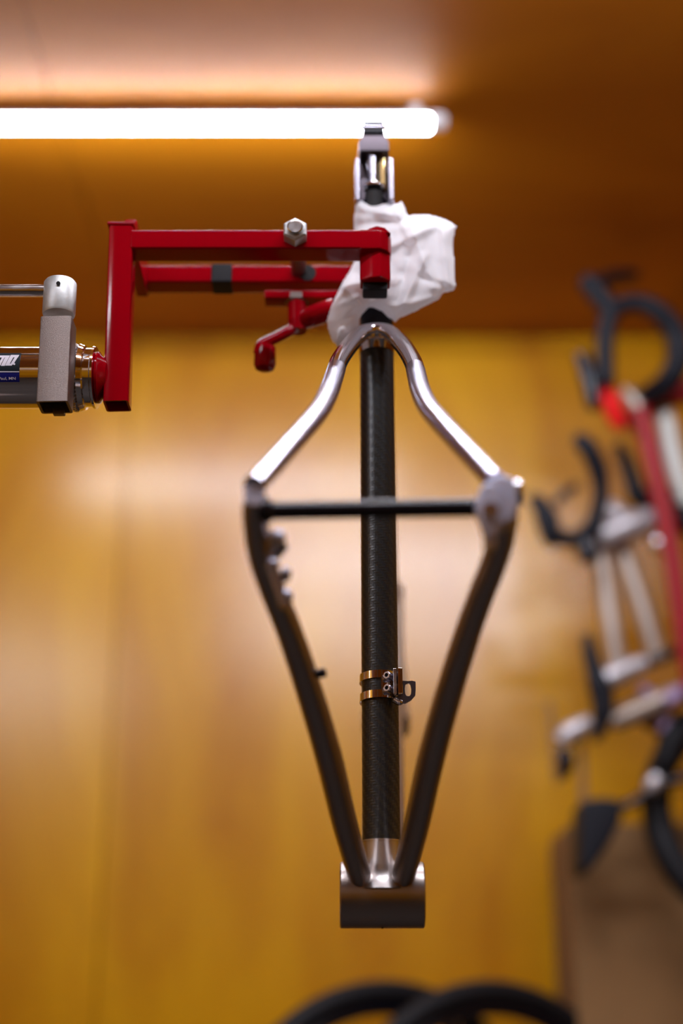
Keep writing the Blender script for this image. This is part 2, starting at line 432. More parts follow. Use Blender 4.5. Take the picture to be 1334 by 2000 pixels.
# chain stays from the dropouts down to the shell
C0 = (D0[0] - .004, W(495, 965, D0[0]).z - CAMZ); C1 = (BBc.y - .004, BBc.z - CAMZ + .002)
stay([(497, 975), (498, 1010), (503, 1055), (513, 1100), (533, 1155), (560, 1220), (588, 1300), (618, 1395), (645, 1490), (670, 1595), (689, 1665), (703, 1712), (718, 1756)],
     [.0082, .0084, .0086, .0088, .0090, .0094, .0098, .0102, .0104, .0102, .0098, .0094, .0088], 'chain_stay', TIDARK, frame, (C0, C1), [1.1] * 4 + [1.0] * 4 + [1.15] * 5)
stay([(985, 978), (985, 1010), (977, 1060), (961, 1110), (941, 1160), (919, 1220), (893, 1300), (865, 1395), (840, 1490), (817, 1595), (800, 1665), (787, 1712), (771, 1756)],
     [.0092, .0092, .0092, .0090, .0092, .0094, .0098, .0102, .0104, .0102, .0098, .0094, .0088], 'chain_stay', TIDARK, frame, (C0, C1), [1.1] * 4 + [1.0] * 4 + [1.15] * 5)
# small cable stop on the left stay
cp = W(612, 1318, rowY(1318, C0, C1))
MB().lathe([(0, .0032), (.006, .0038), (.0075, .0028)], cp + Vector((.002, -.002, 0)), (.9, -.2, .1), 16).build('cable_stop', BLACK, frame)

# dropouts
def px_prism(poly, Y, t, bev):
    P = [W(a, b, Y) for a, b in poly]; o = P[0]
    return MB().prism([((p - o).x, (p - o).z) for p in P], o, X, Z, Yv, t, bevel=bev)
yd = D0[0] - .008
left_drop = px_prism([(475, 950), (485, 942), (512, 946), (519, 960), (519, 978), (510, 988), (486, 988), (477, 975)], yd - .002, .020, .002).build('dropout', ALLOY, frame)
right_drop = px_prism([(955, 932), (975, 925), (1004, 930), (1014, 955), (1013, 985), (1005, 1015), (975, 1030), (962, 1010), (952, 955)], yd - .002, .020, .003).build('dropout', ALLOY, frame)
MB().lathe([(0, .009), (.0035, .009), (.005, .006)], W(1008, 962, yd + .006), (1, -.1, .1), 24).build('axle_nut', STEEL, right_drop)
hang = px_prism([(938, 948), (955, 938), (972, 944), (980, 975), (978, 1010), (972, 1040), (966, 1048), (948, 1048), (940, 1022), (928, 990)], yd - .010, .012, .003).build('derailleur_hanger', ALLOY, frame, 'bright silver derailleur hanger')
MB().lathe([(0, .0055), (.004, .0055), (.004, .003)], W(957, 1000, yd - .0115), (0, -1, 0), 20).build('hanger_bolt', STEEL, hang)
px_prism([(944, 1046), (972, 1046), (970, 1066), (964, 1074), (948, 1072)], yd - .008, .010, .002).build('hanger_foot', TI, frame)
# axle
A0 = W(514, 998, yd + .007); A1 = W(946, 991, yd + .007)
ax = (A1 - A0)
MB().lathe([(0, .0062), (ax.length, .0062)], A0, ax, 32).build('through_axle', BLACK, frame, 'black anodised rear axle rod')
MB().lathe([(-.001, .0085), (.004, .0085), (.006, .0065)], A0, ax, 32).build('axle_shoulder', BLACK, frame)

# disc brake mount on the left stay
bm_Y = rowY(1090, C0, C1)
mount = px_prism([(520, 1035), (540, 1035), (548, 1060), (540, 1095), (548, 1130), (562, 1175), (560, 1190), (545, 1180), (525, 1120)], bm_Y - .006, .007, .0015).build('brake_mount', TIDARK, frame, 'dark disc brake mount plate')
for (qx, qy, rr_) in ((541, 1058, .0052), (529, 1112, .0052), (557, 1172, .0048), (556, 1128, .0038)):
    Yq = rowY(qy, C0, C1) - .006
    MB().lathe([(0, rr_), (.007, rr_), (.009, rr_ * .8), (.0105, rr_ * .3)], W(qx, qy, Yq), (0.15, -1, .25), 24).build('brake_mount_boss', ALLOY, mount)
MB().tube([W(541, 1088, bm_Y - .010), W(560, 1064, bm_Y - .014)], .0022, 12).build('brake_mount_bolt', BLACK, mount)

# front triangle, behind the seat tube
HT_T = W(753, 1150, 1.80); HT_B = W(755, 1412, 1.735)
top0 = ST1 + stax * .004; bb0 = BBc + Vector((0, .012, .004))
dt1 = HT_B - (HT_B - HT_T).normalized() * .028
MB().tube([top0 + Vector((0, .008, 0)), HT_T + Vector((0, -.01, -.02))], .0150, 32).build('top_tube', TI, frame)
MB().tube([bb0, (bb0 + dt1) / 2, dt1 + Vector((0, 0, .0))], [.0195, .0205, .0215], 36).build('down_tube', TI, frame)
hax = (HT_B - HT_T); hl = hax.length
MB().lathe([(0, .024), (.012, .024), (.012, .0225), (hl * .5, .0225), (hl * .8, .0265), (hl - .012, .0265), (hl - .012, .029), (hl, .029)], HT_T, hax, 40).build('head_tube', GREYMETAL, frame)
MB().lathe([(0, .0275), (.004, .0285), (.010, .0285), (.014, .024)], HT_B, hax, 40).build('headset_cup', BLACK, frame)

# front derailleur clamp
FC = ST0 + stax * ((W(742, 1344, 1.208) - ST0).dot(stax))
fax = (stax + Yv * .085).normalized()          # the clamp sits a little askew
u0 = (X - fax * X.dot(fax)).normalized(); v0 = fax.cross(u0)       # v0 points away from the lens
fd = thing('tmp', '', '', FC); bpy.data.objects.remove(fd)
def curved(a0, a1, z0, z1, r0, r1, n=24):
    """curved plate round the tube; angle 0 = right, -90 = towards the lens"""
    vs = []; fs = []
    for i in range(n + 1):
        t = R(a0 + (a1 - a0) * i / n); d = u0 * math.cos(t) + v0 * math.sin(t)
        for rr_, zz in ((r0, z0), (r1, z0), (r1, z1), (r0, z1)): vs.append(FC + d * rr_ + fax * zz)
    for i in range(n):
        for j in range(4): fs.append((i * 4 + j, i * 4 + (j + 1) % 4, (i + 1) * 4 + (j + 1) % 4, (i + 1) * 4 + j))
    fs += [(3, 2, 1, 0), tuple(n * 4 + j for j in range(4))]
    return vs, fs
mb = MB(); hh = .0122; bw = .0068; r0, r1 = .0162, .0179
mb.add(*curved(-72, -360, hh - bw, hh, r0, r1, 60)); mb.add(*curved(-72, -360, -hh, -hh + bw, r0, r1, 60))
mb.add(*curved(-88, -52, -hh, hh, r0, r1, 16))
for zz, sg in ((hh - bw, 1), (-hh + bw, -1)):      # rounded corners of the window
    pass
band = mb.build('derailleur_clamp', CHROME, frame, 'polished band clamp round the carbon tube')
# lug faces with the two cap bolts
ang = R(-58); d = u0 * math.cos(ang) + v0 * math.sin(ang); tng = v0 * math.cos(ang) - u0 * math.sin(ang)
def rotm(a_, b_, c_): return Matrix((a_, b_, c_)).transposed()
RM = rotm(tng, -d, fax)
MB().box(FC + d * .0195 + tng * .004, (.0022, .0075, .0225), RM, .0008).build('clamp_lug', CHROME, band)
RX = rotm(u0, v0, fax)
base = FC + d * .018 + tng * .004
MB().box(FC + u0 * .0122 - v0 * .0205, (.0030, .0075, .0230), RX, .0007).build('clamp_lug', STEEL, band)
MB().box(FC + u0 * .0166 - v0 * .0195, (.0042, .0110, .0235), RX, .0009).build('clamp_lug', CHROME, band)
for zz in (.0056, -.0056):
    c0 = FC + u0 * .0068 - v0 * .0205 + fax * zz
    adir = (-u0 * .55 - v0 * .83).normalized()
    c1 = c0 + adir * .0005
    b = MB().lathe([(-.0050, .0035), (.0022, .0035), (.0028, .0030), (.0028, .0018), (.0006, .0017)], c1, adir, 24, caps=False).build('clamp_bolt', SATIN, band)
    MB().lathe([(.0005, .0001), (.0006, .0018)], c1, adir, 6).build('bolt_socket', HOLE, b)
# hanger tab with its slotted hole, standing out to the right
def ring_plate(outer, inner, o, u, v, w, t):
    n = len(outer); vs = []; fs = []
    for k in (0, 1):
        for q in outer: vs.append(o + u * q[0] + v * q[1] + w * t * k)
        for q in inner: vs.append(o + u * q[0] + v * q[1] + w * t * k)
    for i in range(n):
        j = (i + 1) % n
        fs += [(i, j, n + j, n + i), (2 * n + i, 3 * n + i, 3 * n + j, 2 * n + j), (i, 2 * n + i, 2 * n + j, j), (n + i, n + j, 3 * n + j, 3 * n + i)]
    return vs, fs
to = W(776, 1344, FC.y - .018); q = PX(to)
def pxo(l): return [((a - 776) * q, (1344 - b) * q) for a, b in l]
outer = pxo([(778, 1330), (786, 1329), (797, 1330), (805, 1329), (812, 1331), (812, 1346), (811, 1358), (803, 1367), (791, 1374), (779, 1373), (776, 1360), (776, 1345)])
cxh, cyh = 797, 1347
inner = []
for a, b in [(778, 1330), (786, 1329), (797, 1330), (805, 1329), (812, 1331), (812, 1346), (811, 1358), (803, 1367), (791, 1374), (779, 1373), (776, 1360), (776, 1345)]:
    th = math.atan2(b - cyh, a - cxh); ex, ey = 6.5, 13
    inner.append((cxh + ex * math.copysign(abs(math.cos(th)) ** .7, math.cos(th)), cyh + ey * math.copysign(abs(math.sin(th)) ** .8, math.sin(th))))
mb = MB(); mb.add(*ring_plate(outer, pxo(inner), to, X, Z, Yv, .0030))
mb.build('hanger_tab', DARKPOL, band, 'dark metal tab with a slotted hole')
MB().tube([W(770, 1366, FC.y - .016), W(779, 1371, FC.y - .0165), W(786, 1371, FC.y - .0165)], [.003, .0030, .002], 14).build('tab_gusset', STEEL, band)

# seatpost and its head
SP0 = SLT + stax * .02
Ysp = 1.205
spT = W(728, 262, Ysp)
MB().tube([SP0, W(731, 398, Ysp)], .0136, 32).build('seatpost', BLACK, frame)
q = PX(W(730, 330, Ysp)); q = q
def colm(y_): return W(730, y_, Ysp)
zt, zb = colm(278).z, colm(400).z
cx0 = colm(330).x
post = MB()
# back shell: open-fronted trough with side cheeks
hwid = 29.5 * q; dep = .030
RIM = .0035
post.box((cx0, Ysp + .010, (zt + zb) / 2), (2 * hwid, .010, zt - zb), bevel=.003)
prof = [(-hwid, 0), (hwid, 0), (hwid, (zt - zb) * .16), (hwid * .74, (zt - zb) * .26), (-hwid * .74, (zt - zb) * .26), (-hwid, (zt - zb) * .16)]
topz = colm(312).z
post.prism(prof, Vector((cx0, Ysp - .015, topz)), X, Z, Yv, .030, bevel=.0015)
hd = post.build('seatpost_head', DARKPOL, frame, 'dark polished seatpost head with an open front')
MB().box((cx0 + 0, Ysp + .002, colm(256).z - .001), (43 * q, .022, .014), bevel=.0012).build('saddle_cradle', BLACK, hd)
MB().box((cx0, Ysp - .0155, colm(266).z), (52 * q, .003, .0028), bevel=.0008).build('cradle_edge', SATIN, hd)
for s, w_ in ((-1, 9), (1, 11)):
    za_, zb_ = colm(324).z, zb - .004
    MB().box((cx0 + s * (hwid + .0014), Ysp - .001, (za_ + zb_) / 2), (w_ * q, .028, za_ - zb_), bevel=.0018, seg=4).build('head_cheek', SATIN, hd)
MB().lathe([(0, .0052), (.028, .0050), (.028, .0044), (.042, .0044)], Vector((cx0 - 3 * q, Ysp - .006, colm(305).z)), -Z, 24).build('clamp_bolt', SATIN, hd)  # silver rod shaped after a pale reflection on the seatpost head
MB().lathe([(0, .0038), (.040, .0038)], Vector((cx0 + 17 * q, Ysp - .004, colm(308).z)), -Z, 24).build('reflection_rod', GOLD_REFLECTION, hd, 'golden rod standing in for a reflection of the wall')  # rod added to imitate the wall's yellow reflection
MB().lathe([(0, .006), (.003, .0062), (.0034, .0105), (.0062, .0105), (.0066, .009)], Vector((cx0 - 0 * q, Ysp - .006, colm(366).z)), -Z, 24).build('flanged_nut', CHROME, hd)
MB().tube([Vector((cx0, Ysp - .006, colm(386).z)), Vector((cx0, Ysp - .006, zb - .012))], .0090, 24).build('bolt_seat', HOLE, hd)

# ------------------------------------------------------------------ the repair stand
stand_at = Vector((-.85, 1.145, 0))
stand = thing('repair_stand', 'red clamp arm on a steel barrel, holding the bicycle frame by its wrapped seatpost', 'repair stand', stand_at)
YA = 1.142                                           # centre of the front arm
def sqbar(p0, p1, w, h, bevel=.0015, name='bar', m=RED, par=stand, label=None, up=Z):
    d_ = (p1 - p0); l = d_.length; d_.normalize(); s_ = d_.cross(up).normalized(); u_ = s_.cross(d_)
    RMx = rotm(d_, s_, u_)
    return MB().box((p0 + p1) / 2, (l, w, h), RMx, bevel, 3).build(name, m, par, label)
# post: hollow square tube standing up at the left, open at its foot
pt, pb = W(236, 437, YA - .012), W(225, 782, YA - .012)
pt += Vector((0, .012, 0)); pb += Vector((0, .012, 0))
d_ = (pb - pt).normalized(); hs = .0108
def hollow_post(a_, b_, hx, hy, wall, name, m, par, label=None, bev=.0):
    d_ = (b_ - a_).normalized(); s_ = X.copy(); s_ = (s_ - d_ * s_.dot(d_)).normalized(); w_ = d_.cross(s_)
    vs = []; fs = []
    c = .0022
    def ring(o, hx, hy, c):
        pts = [(-hx + c, -hy), (hx - c, -hy), (hx - c * .3, -hy + c * .3), (hx, -hy + c), (hx, hy - c), (hx - c * .3, hy - c * .3), (hx - c, hy), (-hx + c, hy), (-hx + c * .3, hy - c * .3), (-hx, hy - c), (-hx, -hy + c), (-hx + c * .3, -hy + c * .3)]
        return [o + s_ * p + w_ * q_ for p, q_ in pts]
    rings = [ring(a_, hx, hy, c), ring(b_, hx, hy, c), ring(b_, hx - wall, hy - wall, .001), ring(b_ - d_ * .03, hx - wall, hy - wall, .001)]
    for r_ in rings: vs += r_
    for k in range(3):
        for i in range(12): fs.append((k * 12 + i, k * 12 + (i + 1) % 12, (k + 1) * 12 + (i + 1) % 12, (k + 1) * 12 + i))
    fs.append(tuple(range(12))[::-1]); fs.append(tuple(36 + i for i in range(12)))
    mb = MB(); mb.add(vs, fs); return mb.build(name, m, par, label)
upright = hollow_post(pt, pb, .0110, .0120, .0018, 'upright', RED, stand, 'red square tube, open at its foot')
q = .0115
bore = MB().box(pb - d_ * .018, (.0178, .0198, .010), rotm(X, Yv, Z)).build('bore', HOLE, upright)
MB().box(pt + Vector((0, 0, .0005)), (.0250, .0265, .004), bevel=.0015).build('top_cap', RED, upright)
# front arm
fa0 = W(262, 466, YA - .0125) + Vector((0, .0125, 0)); fa1 = W(742, 466, YA - .0125) + Vector((0, .0125, 0))
fa1.z = fa0.z = (fa0.z + fa1.z) / 2
h_face = .0198
farm = sqbar(fa0 - X * .004, fa1, .0250, h_face, .0022, 'clamp_arm', RED, stand)
# rear arm, on the far side of the seatpost
YR = 1.238
ra0 = W(272, 533, YR - .0125); ra1 = W(705, 533, YR - .0125); ra0.y = ra1.y = YR; ra1.z = ra0.z
rarm = sqbar(ra0, ra1, .0240, .0190, .0022, 'clamp_arm', RED, stand)
MB().box((ra0.x + .002, (YA + YR) / 2 + .004, ra0.z - .003), (.012, YR - YA, .030), bevel=.002).build('arm_bridge', RED, stand)
# jaw at the end of the front arm
jx0, jx1 = W(700, 500, YA).x, W(765, 500, YA - .006).x
jz1, jz0 = W(730, 446, YA).z, W(730, 537, YA - .012).z
jc = (jx0 + jx1) / 2; jh = (jx1 - jx0) / 2
za, zc = fa1.z + h_face / 2 + .0002, fa1.z - h_face / 2 - .0002
up_plan = [(-jh, .0128), (-jh, -.0127), (jh * .30, -.0127), (jh * .72, -.0085), (jh, .0), (jh, .016), (-jh * .2, .016)]
lo_plan = [(-jh * .92, .016), (-jh * .92, -.002), (-jh * .30, -.0070), (jh * .30, -.0095), (jh * .94, -.0005), (jh * .94, .016)]
jaw = MB().prism(up_plan, Vector((jc, YA, zc)), X, Yv, Z, za - zc, bevel=.0022)
jaw.prism(lo_plan, Vector((jc, YA, jz0)), X, Yv, Z, zc - jz0 + .002, bevel=.0022)
jaw.prism([(-jh * .9, 0), (jh * .98, 0), (jh * .6, .0060), (jh * .1, .0078), (-jh * .3, .0055)], Vector((jc, YA - .009, za - .002)), X, Z, Yv, .022, bevel=.0012)
jw = jaw.build('clamp_jaw', RED, stand)
MB().box((jc, YA + .010, jz0 - .003), (jh * 1.5, .018, .010), bevel=.002).build('jaw_pad', RUBBER, jw)
MB().box((jc, YR - .022, jz0 + .012), (jh * 1.5, .020, .036), bevel=.002).build('clamp_jaw', RED, stand)
# hex nut with the stud end, through-bolt, spacer
nc = W(577, 460, YA - .0125)
def hexnut(c, axis, r, h, m, par, stud=.6):
    axis = axis.normalized()
    mb = MB(); mb.lathe([(0, r), (h * .85, r), (h, r * .86)], c, axis, 6)
    n = mb.build('hex_nut', m, par)
    MB().lathe([(0, r * stud), (h + .0028, r * stud), (h + .0036, r * stud * .85)], c, axis, 28).build('bolt_end', STEEL, n)
    MB().torus(c + axis * (h - .0002), axis, r * .70, .0009, 32, 8).build('locking_ring', m, n)
    return n
hexnut(nc, Vector((0, -1, -.0)), .0118, .0125, ZINC, stand)
bc = W(583, 528, YA + .02)
tb = W(583, 528, YR - .03)
MB().lathe([(0, .0075), (YR - YA - .012, .0075)], Vector((W(583, 528, YR - .02).x, YA + .012, ra0.z + .003)), Yv, 24).build('through_bolt', RAWSTEEL, stand)
MB().lathe([(0, .0085), (.0012, .0085)], Vector((W(600, 528, YR - .0125).x, YR - .0132, ra0.z)), Yv, 24).build('bolt_hole', HOLE, rarm)
MB().box((W(433, 530, YR - .012).x, YR - .0005, ra0.z), (.0205, .0265, .0205), bevel=.002).build('rubber_spacer', RUBBER, stand)
# plate and crank under the rear arm
YC = YR - .004
pl0, pl1 = W(516, 573, YC - .010), W(668, 573, YC - .010)
MB().box(((pl0.x + pl1.x) / 2, YC, pl0.z), (pl1.x - pl0.x, .020, .0085), bevel=.0015).build('cam_plate', RED, stand)
hexc = W(579, 583, YC)
MB().lathe([(0, .0118), (.006, .0118), (.008, .0095)], hexc + Vector((0, 0, .002)), -Z, 6).build('hex_nut', RAWSTEEL, stand)
crank = MB().tube([W(580, 590, YC), W(581, 648, YC)], .0092, 24).build('crank_barrel', RED, stand)
MB().tube([W(588, 632, YC - .002), W(612, 617, YC - .006), W(655, 603, YC - .01)], [.0070, .0105, .0112], 20).build('cam_lever', RED, stand)
MB().tube([W(580, 638, YC), W(562, 648, YC - .004), W(545, 657, YC - .006), W(522, 668, YC - .008), W(511, 676, YC - .008), W(508, 690, YC - .008)], [.0060, .0058, .0055, .0056, .0062, .0066], 20).build('crank_handle', RED, stand)
MB().lathe([(0, .006), (.002, .0100), (.020, .0106), (.024, .0088), (.026, .0045)], W(518, 676, YC - .008), -Z, 26).build('crank_knob', RED, stand)

# steel barrel at the left that carries the arm
YBAR = 1.142
bz = W(100, 738, YBAR).z
xr_ = W(181, 738, YBAR - .02).x; xflange = W(150, 738, YBAR - .02).x
barrel = MB()
BR = .0272
barrel.lathe([(-.60, BR), (xflange - .001, BR)], Vector((0, YBAR, bz)), X, 56)
bo = barrel.build('barrel', CHROME, stand, 'polished steel barrel')
mb = MB()
mb.lathe([(0, BR + .0005), (.002, BR + .0028), (.006, BR + .0012), (.007, BR - .0010), (.0125, BR - .0010), (.0135, BR + .0006), (.0155, BR + .0004), (.0160, BR - .003)], Vector((xflange - .002, YBAR, bz)), X, 56)
mb.build('barrel_flange', CHROME, stand)
# knobbly weld bead
wb_ = MB()
for k in range(46):
    t = 2 * math.pi * k / 46; rr_ = BR + .0008
    wb_.ball((xflange - .0045 + random.uniform(-.0006, .0006), YBAR + math.cos(t) * rr_, bz + math.sin(t) * rr_), .0026 + random.uniform(-.0003, .0004), 8)
wb_.build('weld_bead', STEEL, stand)
MB().lathe([(0, BR - .004), (.0028, BR - .004), (.003, BR - .007), (.006, BR - .007)], Vector((xr_ - .0035, YBAR, bz)), X, 48).build('steel_washer', STEEL, stand)
xw = W(186, 738, YBAR - .02).x
MB().lathe([(0, BR - .006), (.001, BR - .0042), (.003, BR - .0042), (.005, BR - .0075), (.010, BR - .012)], Vector((xw - .0025, YBAR, bz)), X, 48).build('red_washer', RED, stand)
# open square steel bar standing across the barrel, with the pinned cap and its rod
YS = YBAR - BR - .0135
s0, s1 = W(109, 617, YS - .013) + Vector((0, .013, 0)), W(101, 783, YS - .013) + Vector((0, .013, 0))
chan = hollow_post(s0, s1, .0134, .0130, .0022, 'square_bar', RAWSTEEL, stand, 'sandblasted square steel bar across the barrel')
dd = (s1 - s0).normalized()
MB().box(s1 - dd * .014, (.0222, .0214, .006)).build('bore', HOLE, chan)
MB().box(s1 + Vector((.002, .010, -.0008)), (.010, .006, .0040), bevel=.0008).build('lock_tab', RAWSTEEL, chan)
c0 = W(115, 612, YS); c1 = W(118, 551, YS)
cap = MB().lathe([(-.002, .0135), (0, .0142), ((c1 - c0).length - .002, .0142), ((c1 - c0).length, .0128)], c0, c1 - c0, 44).build('pivot_cap', ALU, stand, 'grey cast cap with a pin hole')
MB().lathe([(0, .0018), (.0008, .0018)], W(114, 553.5, YS - .0146), (0, -1, -.25), 20).build('pin_hole', HOLE, cap)
rz = W(50, 568, YS).z
MB().lathe([(0, .0055), (.55, .0055)], Vector((W(88, 568, YS).x, YS, rz)), -X, 28).build('lever_rod', STEEL, stand)
# column carrying it all, left of the picture
MB().lathe([(0, .20), (.012, .20), (.016, .04), (.03, .034), (1.85, .034), (1.86, .030)], Vector((-.85, YBAR, 0)), Z, 40).build('column', RAWSTEEL, stand)
MB().lathe([(-.05, .045), (.05, .045)], Vector((-.85, YBAR, bz)), Z, 40).build('column_collar', RED, stand)
MB().tube([Vector((-.62, YBAR, bz)), Vector((-.80, YBAR, bz))], .024, 30).build('barrel_stub', CHROME, stand)

# sticker on the barrel
def barrel_patch(x0, x1, a0, a1, lift, n=14):
    """a = degrees up from the side facing the lens"""
    vs = []; fs = []
    for k, rr_ in enumerate((BR + lift, BR + lift + .0001)):
        for i in range(n + 1):
            t = R(a0 + (a1 - a0) * i / n)
            for xx in (x0, x1): vs.append(Vector((xx, YBAR - math.cos(t) * rr_, bz + math.sin(t) * rr_)))
    m_ = 2 * (n + 1)
    for i in range(n):
        a_ = 2 * i; fs += [(m_ + a_, m_ + a_ + 1, m_ + a_ + 3, m_ + a_ + 2), (a_, a_ + 2, a_ + 3, a_ + 1)]
        fs += [(a_, m_ + a_, m_ + a_ + 2, a_ + 2), (a_ + 1, a_ + 3, m_ + a_ + 3, m_ + a_ + 1)]
    return vs, fs
def ang_of(py):
    """angle round the barrel of the point seen at row py"""
    best = min(range(-80, 90), key=lambda a_: abs(row_of(Vector((-.27, YBAR - math.cos(R(a_)) * BR, bz + math.sin(R(a_)) * BR))) - py)); return best
def row_of(p):
    d_ = p - Vector((0, 0, CAMZ)); z_ = d_.y * math.cos(PITCH) + d_.z * math.sin(PITCH); y_ = -d_.y * math.sin(PITCH) + d_.z * math.cos(PITCH)
    return 1000 - FPX * y_ / z_
aT, aM, aB = ang_of(690), ang_of(726), ang_of(746)
xe = W(38.5, 720, YBAR - .026).x; xs = xe - .092
st = MB(); st.add(*barrel_patch(xs, xe, aM, aT, .0002)); stk = st.build('sticker', DECALBLACK, bo, 'black and blue maker sticker')
# pieces printed on it sit on the same barrel surface (sub-parts of the stand's sticker part)
def on_barrel(polys, lift):
    """polys in (metres from right edge of sticker, row px)"""
    mb = MB()
    for pl in polys:
        vs = []
        for a_, b_ in pl:
            t = R(ang_of_f(b_)); rr_ = BR + lift
            vs.append(Vector((xe - a_, YBAR - math.cos(t) * rr_, bz + math.sin(t) * rr_)))
        mb.add(vs, [tuple(range(len(vs)))])
    return mb
def ang_of_f(py):
    lo, hi = -85.0, 85.0
    for _ in range(40):
        mid = (lo + hi) / 2
        if row_of(Vector((-.27, YBAR - math.cos(R(mid)) * BR, bz + math.sin(R(mid)) * BR))) > py: lo = mid
        else: hi = mid
    return mid
qs = PX(W(20, 715, YBAR - .026))
def L(a, b): return ((38.5 - a) * qs, b)
st.v = []
stand_stickers = stk
# reparent the sticker so that it is a part and its print are sub-parts
stk.parent = stand
def fill_strip(pl):   # quad split in rows so it follows the barrel
    (x0, y0), (x1, y1), (x2, y2), (x3, y3) = pl; out = []
    n = 6
    for i in range(n):
        f0, f1 = i / n, (i + 1) / n
        a0_ = (x0 + (x3 - x0) * f0, y0 + (y3 - y0) * f0); a1_ = (x1 + (x2 - x1) * f0, y1 + (y2 - y1) * f0)
        b0_ = (x0 + (x3 - x0) * f1, y0 + (y3 - y0) * f1); b1_ = (x1 + (x2 - x1) * f1, y1 + (y2 - y1) * f1)
        out.append([L(*a0_), L(*a1_), L(*b1_), L(*b0_)])
    return out
polys = []
for q4 in ([(-26, 695), (-10, 695), (-18, 716), (-34, 716)], [(-8, 695), (-2, 695), (-10, 716), (-16, 716)],
           [(4, 695), (9, 695), (1, 714), (-4, 714)], [(-2, 695), (16, 695), (15, 699), (-3.5, 699)],
           [(10, 695), (17.5, 695), (9.5, 715), (2, 715)],
           [(19, 694), (35.5, 694), (33.5, 698.5), (17.5, 698.5)], [(18.5, 695), (26, 695), (18, 714), (10.5, 714)],
           [(27.5, 698), (33.5, 698), (26, 712.5), (20, 712.5)], [(12, 711), (25, 711), (23.5, 714.5), (10, 714.5)]):
    polys += fill_strip(q4)
c_ = (28.2, 711.6)
polys.append([L(c_[0] + 1.7 * math.cos(t * math.pi / 5), c_[1] + 1.9 * math.sin(t * math.pi / 5)) for t in range(10)])
polys += fill_strip([(-70, 725.4), (38.5, 725.4), (38.5, 727.2), (-70, 727.2)])
on_barrel(polys, .0005).build('sticker_lettering', DECALWHITE, stk)
mbp = MB(); mbp.add(*barrel_patch(xs, xe, aB, aM, .0002)); mbp.build('sticker_band', DECALBLUE, stk)
fc = bpy.data.curves.new('txt', 'FONT'); fc.body = 'St. Paul, MN'; fc.size = 1.0; fc.align_x = 'RIGHT'; fc.offset = .012
fo = bpy.data.objects.new('txt', fc); COL.objects.link(fo)
bpy.context.view_layer.update()
tm = bpy.data.meshes.new_from_object(fo.evaluated_get(bpy.context.evaluated_depsgraph_get()))
vs = []
for v in tm.vertices:
    px_ = 32.0 + v.co.x * 9.2; py_ = 741.6 - v.co.y * 7.6
    a_, b_ = L(px_, py_); t = R(ang_of_f(b_)); rr_ = BR + .0005
    vs.append(Vector((xe - a_, YBAR - math.cos(t) * rr_, bz + math.sin(t) * rr_)))
mb = MB(); mb.add(vs, [tuple(p.vertices) for p in tm.polygons]); mb.build('sticker_town_name', DECALWHITE, stk)
bpy.data.objects.remove(fo)

